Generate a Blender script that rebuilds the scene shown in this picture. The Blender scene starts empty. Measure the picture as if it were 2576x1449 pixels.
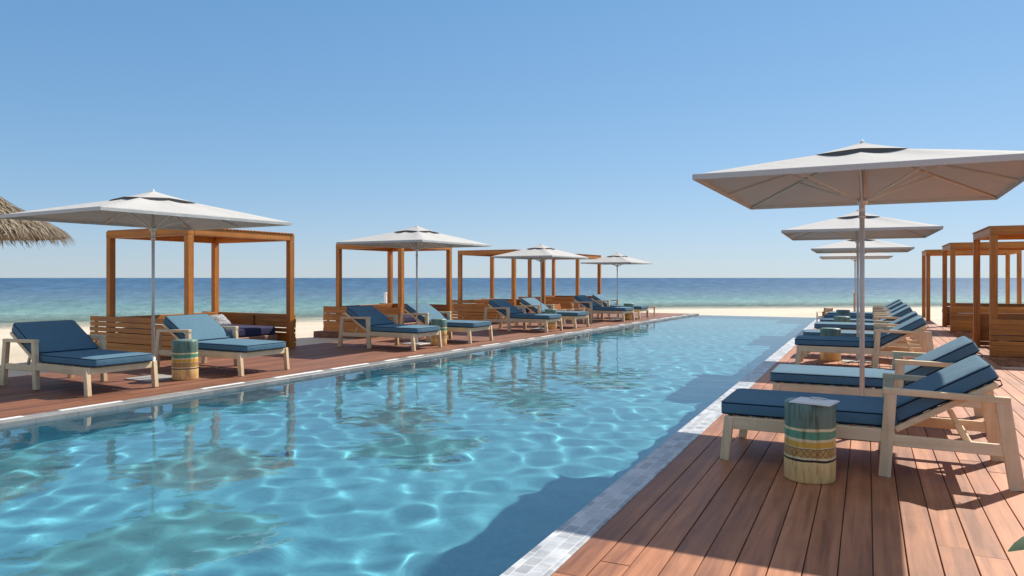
import bpy, bmesh, math, random
import numpy as np
from mathutils import Vector, Matrix

random.seed(7)
rng = np.random.default_rng(11)
R = math.radians
S = bpy.context.scene
COL = S.collection

# ------------------------------------------------------------------ camera, sky, sun, exposure
YAW = 25.77                      # the pool runs along +Y, the camera looks this far to the left of it
EYE = 1.40
cam = bpy.data.cameras.new('camera')
cam.sensor_width = 36.0
cam.lens = 36.0 * 1850 / 2576
cam.shift_y = -25.5 / 2576
cam.clip_end = 120000
cam.clip_start = 0.05
camo = bpy.data.objects.new('camera', cam)
camo.location = (0, 0, EYE)
camo.rotation_euler = (R(90), 0, R(YAW))
COL.objects.link(camo)
S.camera = camo

SUN_EL, SUN_AZ = 44.0, 25.0     # azimuth from +Y towards +X
world = bpy.data.worlds.new('World')
S.world = world
world.use_nodes = True
wn = world.node_tree
sky = wn.nodes.new('ShaderNodeTexSky')
sky.sky_type = 'NISHITA'
sky.sun_disc = False
sky.sun_elevation = R(SUN_EL)
sky.sun_rotation = R(SUN_AZ)
sky.air_density = 1.0
sky.dust_density = 0.0
sky.ozone_density = 4.0
bg = wn.nodes['Background']
bg.inputs['Strength'].default_value = 0.087
# tone of a clear tropical sky: compress each channel of the physical sky a little
sep = wn.nodes.new('ShaderNodeSeparateColor'); cmb = wn.nodes.new('ShaderNodeCombineColor')
wn.links.new(sky.outputs[0], sep.inputs[0])
for i, (g, k, top) in enumerate(((0.87, 0.73, 5.5), (0.64, 1.22, 9.0), (0.46, 1.98, 40.0))):
    def wm(op, x, y):
        n = wn.nodes.new('ShaderNodeMath'); n.operation = op
        for q, v in enumerate((x, y)):
            if isinstance(v, float): n.inputs[q].default_value = v
            else: wn.links.new(v, n.inputs[q])
        return n.outputs[0]
    x = wm('MULTIPLY', wm('POWER', sep.outputs[i], g), k)
    x = wm('DIVIDE', x, wm('POWER', wm('ADD', wm('POWER', wm('DIVIDE', x, top), 2.0), 1.0), 0.5))
    wn.links.new(x, cmb.inputs[i])
# grey-white added to the unseen upper sky, to keep open shade from going blue
gen = wn.nodes.new('ShaderNodeTexCoord'); sz = wn.nodes.new('ShaderNodeSeparateXYZ'); wn.links.new(gen.outputs['Generated'], sz.inputs[0])
mr = wn.nodes.new('ShaderNodeMapRange'); mr.interpolation_type = 'SMOOTHSTEP'
mr.inputs['From Min'].default_value = 0.46; mr.inputs['From Max'].default_value = 0.90
wn.links.new(sz.outputs[2], mr.inputs['Value'])
skyfill = wn.nodes.new('ShaderNodeMix'); skyfill.data_type = 'RGBA'
wn.links.new(mr.outputs[0], skyfill.inputs[0]); wn.links.new(cmb.outputs[0], skyfill.inputs[6]); skyfill.inputs[7].default_value = (3.2, 3.2, 3.2, 1)
wn.links.new(skyfill.outputs[2], bg.inputs['Color'])

sun = bpy.data.lights.new('sun', 'SUN')
sun.energy = 3.4
sun.angle = R(0.5)
sun.color = (1.0, 0.92, 0.80)
suno = bpy.data.objects.new('sun', sun)
az, el = R(SUN_AZ), R(SUN_EL)
to_sun = Vector((math.sin(az) * math.cos(el), math.cos(az) * math.cos(el), math.sin(el)))
suno.rotation_euler = to_sun.to_track_quat('Z', 'Y').to_euler()
suno.location = to_sun * 60
COL.objects.link(suno)
sun.cycles.is_caustics_light = True

S.view_settings.view_transform = 'Standard'
S.view_settings.look = 'None'
S.view_settings.exposure = 0.9
S.view_settings.gamma = 1.0
S.cycles.use_denoising = True
S.cycles.max_bounces = 10
S.cycles.transmission_bounces = 8
S.cycles.glossy_bounces = 4
S.cycles.diffuse_bounces = 4
S.cycles.sample_clamp_indirect = 6.0
S.cycles.caustics_reflective = False

CT, ST = math.cos(R(YAW)), math.sin(R(YAW))
def cw(lat, d):
    """camera-aligned ground coordinates (right, ahead) to world"""
    return lat * CT - d * ST, lat * ST + d * CT

# ------------------------------------------------------------------ materials
def mat(name):
    m = bpy.data.materials.new(name)
    m.use_nodes = True
    nt = m.node_tree
    p = nt.nodes['Principled BSDF']
    return m, nt, p
def N(nt, t, **kw):
    n = nt.nodes.new(t)
    for k, v in kw.items():
        if k in n.inputs.keys() and not hasattr(n, k):
            n.inputs[k].default_value = v
        else:
            setattr(n, k, v)
    return n
def L(nt, a, b): nt.links.new(a, b)
def ramp(nt, fac, stops, interp='LINEAR'):
    r = nt.nodes.new('ShaderNodeValToRGB')
    r.color_ramp.interpolation = interp
    e = r.color_ramp.elements
    while len(e) < len(stops): e.new(0.5)
    for i, (pos, c) in enumerate(stops):
        e[i].position = pos
        e[i].color = (c[0], c[1], c[2], 1)
    L(nt, fac, r.inputs[0])
    return r.outputs[0]
def math_(nt, op, a, b=None, c=None):
    n = nt.nodes.new('ShaderNodeMath'); n.operation = op
    for i, v in enumerate((a, b, c)):
        if v is None: continue
        if isinstance(v, (int, float)): n.inputs[i].default_value = v
        else: L(nt, v, n.inputs[i])
    return n.outputs[0]
def mixc(nt, fac, a, b, blend='MIX'):
    n = nt.nodes.new('ShaderNodeMix'); n.data_type = 'RGBA'; n.blend_type = blend
    if isinstance(fac, (int, float)): n.inputs[0].default_value = fac
    else: L(nt, fac, n.inputs[0])
    for s, v in ((6, a), (7, b)):
        if isinstance(v, tuple): n.inputs[s].default_value = (v[0], v[1], v[2], 1)
        else: L(nt, v, n.inputs[s])
    return n.outputs[2]
def noise(nt, vec, scale, detail=4, rough=0.55, dist=0.0):
    n = nt.nodes.new('ShaderNodeTexNoise')
    n.inputs['Scale'].default_value = scale
    n.inputs['Detail'].default_value = detail
    n.inputs['Roughness'].default_value = rough
    n.inputs['Distortion'].default_value = dist
    if vec is not None: L(nt, vec, n.inputs['Vector'])
    return n.outputs['Fac']
def mapping(nt, vec, scale=(1, 1, 1), loc=None, rot=None):
    m = nt.nodes.new('ShaderNodeMapping')
    m.inputs['Scale'].default_value = scale
    if rot: m.inputs['Rotation'].default_value = rot
    L(nt, vec, m.inputs['Vector'])
    if loc is not None: L(nt, loc, m.inputs['Location'])
    return m.outputs[0]
def bump(nt, p, h, strength, dist=0.01):
    b = nt.nodes.new('ShaderNodeBump')
    b.inputs['Strength'].default_value = strength
    b.inputs['Distance'].default_value = dist
    L(nt, h, b.inputs['Height'])
    L(nt, b.outputs[0], p.inputs['Normal'])
    return b
def coords(nt, kind='Object'):
    return nt.nodes.new('ShaderNodeTexCoord').outputs[kind]
def island(nt):
    return nt.nodes.new('ShaderNodeNewGeometry').outputs['Random Per Island']
def objrand(nt):
    return nt.nodes.new('ShaderNodeObjectInfo').outputs['Random']

def wood(name, dark, mid, light, axis='X', fine=26.0, rough=0.5, isl=0.5, bumps=0.25, stretch=0.05, con=1.0):
    m, nt, p = mat(name)
    co = coords(nt)
    rnd = island(nt)
    off = nt.nodes.new('ShaderNodeCombineXYZ')
    for i in range(3): L(nt, math_(nt, 'MULTIPLY', rnd, 17.3 + 9 * i), off.inputs[i])
    sc = [1, 1, 1]; sc['XYZ'.index(axis)] = stretch
    v = mapping(nt, co, tuple(sc), off.outputs[0])
    g = noise(nt, v, fine, 6, 0.6, 0.4)
    b = noise(nt, v, fine * 0.18, 3, 0.5, 0.8)
    spots = noise(nt, co, 3.1, 4, 0.6)
    f = math_(nt, 'ADD', math_(nt, 'MULTIPLY', g, 0.5), math_(nt, 'MULTIPLY', b, 0.5))
    c = ramp(nt, f, [(0.5 - 0.20 * con, dark), (0.5, mid), (0.5 + 0.21 * con, light)])
    f2 = math_(nt, 'ADD', math_(nt, 'MULTIPLY', rnd, isl), math_(nt, 'MULTIPLY', spots, 0.95))
    c = mixc(nt, 1.0, c, ramp(nt, f2, [(0.1, (0.64, 0.62, 0.60)), (0.9, (1.24, 1.22, 1.20))]), 'MULTIPLY')
    L(nt, c, p.inputs['Base Color'])
    L(nt, math_(nt, 'MULTIPLY_ADD', g, 0.25, rough - 0.12), p.inputs['Roughness'])
    bump(nt, p, f, bumps, 0.004)
    return m

M = {}
M['deck'] = wood('deck_boards', (0.185, 0.066, 0.029), (0.335, 0.134, 0.062), (0.46, 0.205, 0.104), 'Y', 24, 0.55, 0.5, 0.6, 0.05, 0.75)
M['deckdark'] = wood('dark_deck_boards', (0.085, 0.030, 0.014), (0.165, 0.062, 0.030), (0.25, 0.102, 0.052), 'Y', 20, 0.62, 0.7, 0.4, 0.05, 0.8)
M['teakx'] = wood('orange_timber_x', (0.21, 0.064, 0.009), (0.42, 0.146, 0.019), (0.58, 0.238, 0.042), 'X', 20, 0.5, 0.5)
M['teaky'] = wood('orange_timber_y', (0.21, 0.064, 0.009), (0.42, 0.146, 0.019), (0.58, 0.238, 0.042), 'Y', 20, 0.5, 0.5)
M['teakz'] = wood('orange_timber_z', (0.21, 0.064, 0.009), (0.42, 0.146, 0.019), (0.58, 0.238, 0.042), 'Z', 20, 0.5, 0.5)
M['palex'] = wood('pale_timber_x', (0.60, 0.435, 0.25), (0.74, 0.565, 0.35), (0.82, 0.66, 0.45), 'X', 30, 0.5, 0.3, 0.15)
M['paley'] = wood('pale_timber_y', (0.60, 0.435, 0.25), (0.74, 0.565, 0.35), (0.82, 0.66, 0.45), 'Y', 30, 0.5, 0.3, 0.15)
M['palez'] = wood('pale_timber_z', (0.60, 0.435, 0.25), (0.74, 0.565, 0.35), (0.82, 0.66, 0.45), 'Z', 30, 0.5, 0.3, 0.15)
M['stumptop'] = wood('stump_end_grain', (0.10, 0.17, 0.16), (0.15, 0.24, 0.22), (0.20, 0.30, 0.27), 'Z', 14, 0.45, 0.2)

def fabric(name, a, b, weave=420, rough=0.85, transl=0.0):
    m, nt, p = mat(name)
    co = coords(nt)
    big = noise(nt, co, 2.4, 4, 0.6)
    fine = noise(nt, co, weave * 0.3, 2, 0.5)
    c = mixc(nt, big, a, b)
    c = mixc(nt, 1.0, c, ramp(nt, math_(nt, 'ADD', math_(nt, 'MULTIPLY', fine, 0.7), math_(nt, 'MULTIPLY', objrand(nt), 0.3)),
                              [(0.2, (0.88, 0.88, 0.88)), (0.8, (1.1, 1.1, 1.1))]), 'MULTIPLY')
    L(nt, c, p.inputs['Base Color'])
    p.inputs['Roughness'].default_value = rough
    p.inputs['Specular IOR Level'].default_value = 0.2
    p.inputs['Sheen Weight'].default_value = 0.05
    h = math_(nt, 'ADD', math_(nt, 'MULTIPLY', fine, 0.25), math_(nt, 'MULTIPLY', noise(nt, co, 7, 3, 0.5), 1.0))
    bump(nt, p, h, 0.6, 0.016)
    if transl > 0:
        t = nt.nodes.new('ShaderNodeBsdfTranslucent'); L(nt, c, t.inputs['Color'])
        mx = nt.nodes.new('ShaderNodeMixShader'); mx.inputs[0].default_value = transl
        L(nt, p.outputs[0], mx.inputs[1]); L(nt, t.outputs[0], mx.inputs[2])
        L(nt, mx.outputs[0], nt.nodes['Material Output'].inputs['Surface'])
    return m
M['blue'] = fabric('blue_canvas', (0.080, 0.170, 0.245), (0.100, 0.205, 0.285))
M['piping'] = fabric('navy_piping', (0.006, 0.012, 0.025), (0.010, 0.018, 0.034))
M['canvas'] = fabric('off_white_canvas', (0.505, 0.50, 0.495), (0.565, 0.56, 0.555), 300, 0.8, 0.12)
M['ventshade'] = fabric('dark_vent_shade', (0.11, 0.11, 0.115), (0.14, 0.14, 0.145))
M['indigo'] = fabric('indigo_canvas', (0.030, 0.028, 0.075), (0.042, 0.040, 0.098))

def plain(name, c, rough=0.5, metal=0.0, var=0.15, scale=12, bumps=0.0):
    m, nt, p = mat(name)
    n = noise(nt, coords(nt), scale, 4, 0.6)
    L(nt, mixc(nt, n, tuple(x * (1 - var) for x in c), tuple(x * (1 + var) for x in c)), p.inputs['Base Color'])
    p.inputs['Roughness'].default_value = rough
    p.inputs['Metallic'].default_value = metal
    if bumps: bump(nt, p, n, bumps, 0.01)
    return m
M['pole'] = plain('brushed_pale_metal', (0.62, 0.58, 0.54), 0.42, 0.25, 0.12, 5)
M['plate'] = plain('grey_steel_plate', (0.44, 0.43, 0.42), 0.5, 0.3, 0.2, 6)
M['paper'] = plain('white_board', (0.86, 0.85, 0.83), 0.5, 0, 0.03)
M['clip'] = plain('shiny_clip', (0.7, 0.7, 0.72), 0.2, 0.9, 0.05)
M['under'] = plain('dark_joists', (0.035, 0.02, 0.015), 0.9)
M['bench'] = plain('terracotta_bench', (0.30, 0.15, 0.10), 0.7, 0, 0.2, 5)
M['white'] = plain('white_paint', (0.80, 0.80, 0.79), 0.5)
M['hem'] = fabric('canvas_hem', (0.51, 0.50, 0.485), (0.57, 0.56, 0.545), 300, 0.8, 0.05)

def pillow_mat():
    m, nt, p = mat('grey_pattern_weave')
    v = nt.nodes.new('ShaderNodeTexVoronoi'); v.inputs['Scale'].default_value = 26
    L(nt, coords(nt), v.inputs['Vector'])
    L(nt, ramp(nt, v.outputs['Distance'], [(0.25, (0.10, 0.12, 0.14)), (0.5, (0.36, 0.37, 0.39))]), p.inputs['Base Color'])
    p.inputs['Roughness'].default_value = 0.9
    return m
M['pillow'] = pillow_mat()

def stump_mat():
    m, nt, p = mat('painted_stump')
    co = coords(nt)
    sx = nt.nodes.new('ShaderNodeSeparateXYZ'); L(nt, co, sx.inputs[0])
    x, y, z = sx.outputs
    wob = math_(nt, 'MULTIPLY_ADD', noise(nt, co, 7, 3, 0.6), 0.020, -0.010)
    t = math_(nt, 'DIVIDE', math_(nt, 'ADD', z, wob), 0.54)
    teal, green = (0.125, 0.205, 0.165), (0.11, 0.30, 0.18)
    cream, must, brown, black = (0.80, 0.64, 0.36), (0.72, 0.40, 0.06), (0.56, 0.315, 0.10), (0.018, 0.014, 0.012)
    c = ramp(nt, t, [(0.0, (0.86, 0.575, 0.24)), (0.27, black), (0.298, cream), (0.325, brown), (0.432, black), (0.438, cream),
                     (0.452, must), (0.525, cream), (0.56, green), (0.655, cream), (0.69, teal)], 'CONSTANT')
    ang = math_(nt, 'ARCTAN2', y, x)
    # vertical wood streaks
    vs = nt.nodes.new('ShaderNodeMapping'); vs.inputs['Scale'].default_value = (1, 1, 0.12)
    L(nt, co, vs.inputs['Vector'])
    st = noise(nt, vs.outputs[0], 34, 5, 0.65, 0.3)
    c = mixc(nt, 1.0, c, ramp(nt, st, [(0.33, (0.55, 0.40, 0.25)), (0.45, (0.98, 0.96, 0.94)), (0.7, (1.2, 1.2, 1.16))]), 'MULTIPLY')
    # thin dark zigzag painted on the brown band
    tri = math_(nt, 'PINGPONG', math_(nt, 'MULTIPLY', ang, 2.0), 0.5)
    zz = math_(nt, 'ABSOLUTE', math_(nt, 'SUBTRACT', math_(nt, 'MULTIPLY_ADD', tri, 0.19, 0.335), t))
    zz2 = math_(nt, 'ABSOLUTE', math_(nt, 'SUBTRACT', math_(nt, 'MULTIPLY_ADD', tri, -0.19, 0.425), t))
    line = math_(nt, 'LESS_THAN', math_(nt, 'MINIMUM', zz, zz2), 0.006)
    band = math_(nt, 'MULTIPLY', math_(nt, 'GREATER_THAN', t, 0.33), math_(nt, 'LESS_THAN', t, 0.432))
    c = mixc(nt, math_(nt, 'MULTIPLY', math_(nt, 'MULTIPLY', line, band), 0.8), c, (0.09, 0.04, 0.015))
    L(nt, c, p.inputs['Base Color'])
    p.inputs['Roughness'].default_value = 0.38
    bump(nt, p, st, 0.25, 0.006)
    return m
M['stump'] = stump_mat()

def coping_mat(name, tile, cols, wet=0.25):
    m, nt, p = mat(name)
    co = coords(nt)
    br = nt.nodes.new('ShaderNodeTexBrick')
    br.offset = 0.5; br.squash = 1.0
    br.inputs['Scale'].default_value = 1.0
    br.inputs['Brick Width'].default_value = tile[1]
    br.inputs['Row Height'].default_value = tile[0]
    br.inputs['Mortar Size'].default_value = 0.003
    br.inputs['Color1'].default_value = (*cols[0], 1); br.inputs['Color2'].default_value = (*cols[1], 1)
    br.inputs['Mortar'].default_value = (*cols[2], 1)
    sx = nt.nodes.new('ShaderNodeSeparateXYZ'); L(nt, co, sx.inputs[0])
    cx = nt.nodes.new('ShaderNodeCombineXYZ')
    L(nt, sx.outputs[1], cx.inputs[0]); L(nt, math_(nt, 'ADD', sx.outputs[0], sx.outputs[2]), cx.inputs[1])
    L(nt, cx.outputs[0], br.inputs['Vector'])
    n = noise(nt, co, 5, 5, 0.65)
    c = mixc(nt, 1.0, br.outputs['Color'], ramp(nt, n, [(0.3, (0.72, 0.73, 0.75)), (0.7, (1.18, 1.17, 1.15))]), 'MULTIPLY')
    L(nt, c, p.inputs['Base Color'])
    L(nt, math_(nt, 'MULTIPLY_ADD', n, 0.35, wet - 0.1), p.inputs['Roughness'])
    b = bump(nt, p, math_(nt, 'ADD', math_(nt, 'MULTIPLY', br.outputs['Fac'], -1.0), math_(nt, 'MULTIPLY', n, 0.5)), 0.3, 0.004)
    return m
M['coping_l'] = coping_mat('grey_coping_stone', (0.16, 0.42), ((0.19, 0.195, 0.20), (0.31, 0.31, 0.31), (0.12, 0.12, 0.12)), 0.42)
M['coping_r'] = coping_mat('blue_grey_coping_mosaic', (0.072, 0.105), ((0.33, 0.34, 0.36), (0.56, 0.58, 0.61), (0.62, 0.65, 0.69)), 0.35)
M['sundash'] = plain('white_sun_dash', (0.80, 0.82, 0.84), 0.3, 0, 0.05, 9)

def basin_mat():
    m, nt, p = mat('blue_pool_mosaic')
    co = coords(nt)
    br = nt.nodes.new('ShaderNodeTexBrick'); br.offset = 0.0
    br.inputs['Scale'].default_value = 1.0
    br.inputs['Brick Width'].default_value = 0.05; br.inputs['Row Height'].default_value = 0.05
    br.inputs['Mortar Size'].default_value = 0.002
    br.inputs['Color1'].default_value = (0.14, 0.37, 0.52, 1); br.inputs['Color2'].default_value = (0.17, 0.44, 0.59, 1)
    br.inputs['Mortar'].default_value = (0.20, 0.43, 0.55, 1)
    L(nt, co, br.inputs['Vector'])
    n = noise(nt, co, 0.55, 3, 0.5)
    c = mixc(nt, 1.0, br.outputs['Color'], ramp(nt, n, [(0.3, (0.82, 0.86, 0.9)), (0.7, (1.12, 1.1, 1.08))]), 'MULTIPLY')
    L(nt, c, p.inputs['Base Color'])
    p.inputs['Roughness'].default_value = 0.5
    return m
M['basin'] = basin_mat()

def water_mat():
    m = bpy.data.materials.new('clear_pool_water'); m.use_nodes = True
    nt = m.node_tree
    nt.nodes.remove(nt.nodes['Principled BSDF'])
    rf = nt.nodes.new('ShaderNodeBsdfRefraction'); rf.inputs['IOR'].default_value = 1.33
    rf.inputs['Roughness'].default_value = 0.0; rf.inputs['Color'].default_value = (0.80, 1.0, 0.97, 1)
    L(nt, rf.outputs[0], nt.nodes['Material Output'].inputs['Surface'])
    return m
def film_mat():
    m = bpy.data.materials.new('water_surface_gloss'); m.use_nodes = True
    nt = m.node_tree
    nt.nodes.remove(nt.nodes['Principled BSDF'])
    co = coords(nt)
    gl = nt.nodes.new('ShaderNodeBsdfGlossy'); gl.inputs['Roughness'].default_value = 0.02
    h = math_(nt, 'ADD', math_(nt, 'MULTIPLY', noise(nt, co, 1.7, 2, 0.5), 1.0),
              math_(nt, 'MULTIPLY', noise(nt, co, 5.5, 2, 0.45), 0.22))
    b = nt.nodes.new('ShaderNodeBump'); b.inputs['Strength'].default_value = 1.0; b.inputs['Distance'].default_value = 0.0075
    L(nt, h, b.inputs['Height']); L(nt, b.outputs[0], gl.inputs['Normal'])
    fr = nt.nodes.new('ShaderNodeFresnel'); fr.inputs['IOR'].default_value = 2.5
    L(nt, b.outputs[0], fr.inputs['Normal'])
    tr = nt.nodes.new('ShaderNodeBsdfTransparent')
    mx = nt.nodes.new('ShaderNodeMixShader')
    geo = nt.nodes.new('ShaderNodeNewGeometry')          # light leaving the water is not mirrored back a second time
    fac = math_(nt, 'MULTIPLY', fr.outputs[0], math_(nt, 'SUBTRACT', 1.0, geo.outputs['Backfacing']))
    L(nt, fac, mx.inputs[0]); L(nt, tr.outputs[0], mx.inputs[1]); L(nt, gl.outputs[0], mx.inputs[2])
    L(nt, mx.outputs[0], nt.nodes['Material Output'].inputs['Surface'])
    return m
M['film'] = film_mat()
M['water'] = water_mat()

def sand_mat():
    m, nt, p = mat('pale_beach_sand')
    co = coords(nt)
    a = noise(nt, co, 0.35, 5, 0.6); f = noise(nt, co, 60, 3, 0.7); d = noise(nt, co, 2.3, 4, 0.6)
    c = ramp(nt, a, [(0.3, (0.54, 0.465, 0.365)), (0.7, (0.62, 0.545, 0.445))])
    c = mixc(nt, 1.0, c, ramp(nt, f, [(0.3, (0.88, 0.88, 0.88)), (0.7, (1.1, 1.1, 1.1))]), 'MULTIPLY')
    sx = nt.nodes.new('ShaderNodeSeparateXYZ'); L(nt, co, sx.inputs[0])
    wet = ramp(nt, math_(nt, 'MULTIPLY_ADD', a, 0.12, math_(nt, 'ADD', sx.outputs[2], 0.60)), [(0.0, (0.84, 0.82, 0.80)), (0.12, (1, 1, 1))])
    c = mixc(nt, 1.0, c, wet, 'MULTIPLY')
    L(nt, c, p.inputs['Base Color'])
    p.inputs['Roughness'].default_value = 0.9
    bump(nt, p, math_(nt, 'ADD', math_(nt, 'MULTIPLY', d, 1.0), math_(nt, 'MULTIPLY', f, 0.1)), 0.6, 0.08)
    return m
M['sand'] = sand_mat()

def sea_mat():
    m, nt, p = mat('sea_water')
    co = coords(nt)
    at = nt.nodes.new('ShaderNodeAttribute'); at.attribute_name = 'offshore'
    dist = at.outputs['Fac']
    v = mapping(nt, co, (1, 1, 1), rot=(0, 0, R(-YAW)))
    st = mapping(nt, v, (0.6, 1, 1))
    al = nt.nodes.new('ShaderNodeAttribute'); al.attribute_name = 'along'
    n0 = noise(nt, st, 0.009, 3, 0.55); n1 = noise(nt, st, 0.04, 3, 0.55); n3 = noise(nt, st, 0.8, 4, 0.6)
    # wavelets get longer with the distance offshore
    dd = math_(nt, 'ADD', math_(nt, 'MAXIMUM', dist, 0.0), 40.0)
    wc = nt.nodes.new('ShaderNodeCombineXYZ')
    L(nt, math_(nt, 'MULTIPLY', math_(nt, 'DIVIDE', al.outputs['Fac'], dd), 60.0), wc.inputs[0])
    L(nt, math_(nt, 'DIVIDE', 900.0, dd), wc.inputs[1])
    nw = noise(nt, wc.outputs[0], 1.0, 4, 0.65)
    nb = noise(nt, mapping(nt, wc.outputs[0], (0.25, 0.35, 1)), 1.0, 3, 0.55)
    lg = math_(nt, 'LOGARITHM', math_(nt, 'ADD', math_(nt, 'MAXIMUM', dist, 0.0), 1.0), 10.0)
    lg = math_(nt, 'ADD', lg, math_(nt, 'MULTIPLY_ADD', nb, 0.50, -0.25))
    lg = math_(nt, 'ADD', lg, math_(nt, 'MULTIPLY_ADD', nw, 0.40, -0.20))
    f = math_(nt, 'DIVIDE', lg, 4.0)
    c = ramp(nt, f, [(0.0, (0.56, 0.53, 0.45)), (0.12, (0.42, 0.48, 0.42)), (0.225, (0.235, 0.345, 0.310)), (0.335, (0.135, 0.245, 0.245)),
                     (0.44, (0.092, 0.158, 0.225)), (0.53, (0.055, 0.118, 0.205)), (0.7, (0.040, 0.098, 0.188)), (1.0, (0.040, 0.098, 0.185))])
    wv = math_(nt, 'ADD', math_(nt, 'MULTIPLY', nw, 0.7), math_(nt, 'MULTIPLY', nb, 0.3))
    c = mixc(nt, 1.0, c, ramp(nt, wv, [(0.36, (0.66, 0.70, 0.76)), (0.5, (1, 1, 1)), (0.64, (1.45, 1.38, 1.3))]), 'MULTIPLY')
    wv = math_(nt, 'ADD', wv, math_(nt, 'MULTIPLY', n3, 0.5))
    # foam streaks where the swell runs out on the sand
    fo = math_(nt, 'MULTIPLY_ADD', noise(nt, st, 0.22, 4, 0.6), 9.0, dist)
    fo = ramp(nt, math_(nt, 'DIVIDE', fo, 20.0), [(0.20, (0, 0, 0)), (0.24, (0.75, 0.75, 0.75)), (0.29, (0.1, 0.1, 0.1)), (0.37, (0, 0, 0)), (0.40, (0.35, 0.35, 0.35)), (0.45, (0, 0, 0))])
    c = mixc(nt, fo, c, (0.72, 0.72, 0.70))
    L(nt, c, p.inputs['Base Color'])
    p.inputs['Roughness'].default_value = 0.42
    p.inputs['Specular IOR Level'].default_value = 0.22
    p.inputs['IOR'].default_value = 1.33
    bump(nt, p, math_(nt, 'ADD', wv, math_(nt, 'MULTIPLY', noise(nt, st, 4.0, 3, 0.6), 0.2)), 0.8, 0.35)
    tr = nt.nodes.new('ShaderNodeBsdfTransparent'); tr.inputs['Color'].default_value = (0.94, 0.96, 0.95, 1)
    mx = nt.nodes.new('ShaderNodeMixShader')
    al = ramp(nt, math_(nt, 'ADD', math_(nt, 'DIVIDE', dist, 14.0), math_(nt, 'MULTIPLY', fo, 0.5)), [(0.0, (0.15, 0.15, 0.15)), (1.0, (1, 1, 1))])
    L(nt, al, mx.inputs[0]); L(nt, tr.outputs[0], mx.inputs[1]); L(nt, p.outputs[0], mx.inputs[2])
    L(nt, mx.outputs[0], nt.nodes['Material Output'].inputs['Surface'])
    return m
M['sea'] = sea_mat()

def straw_mat():
    m, nt, p = mat('dry_thatch')
    r = island(nt)
    c = ramp(nt, r, [(0.0, (0.055, 0.036, 0.022)), (0.35, (0.15, 0.11, 0.068)), (0.7, (0.27, 0.21, 0.14)), (1.0, (0.44, 0.37, 0.27))])
    L(nt, c, p.inputs['Base Color'])
    p.inputs['Roughness'].default_value = 0.8
    return m
M['straw'] = straw_mat()
def leaf_mat():
    m, nt, p = mat('green_leaf')
    n = noise(nt, coords(nt), 14, 4, 0.6)
    L(nt, ramp(nt, n, [(0.3, (0.015, 0.045, 0.008)), (0.7, (0.035, 0.085, 0.016))]), p.inputs['Base Color'])
    p.inputs['Roughness'].default_value = 0.4
    return m
M['leaf'] = leaf_mat()
M['pot'] = plain('terracotta_pot', (0.33, 0.13, 0.07), 0.8, 0, 0.2, 8, 0.2)
M['darkwood'] = wood('weathered_pole', (0.06, 0.035, 0.02), (0.11, 0.065, 0.035), (0.17, 0.105, 0.06), 'Z', 20)

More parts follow.
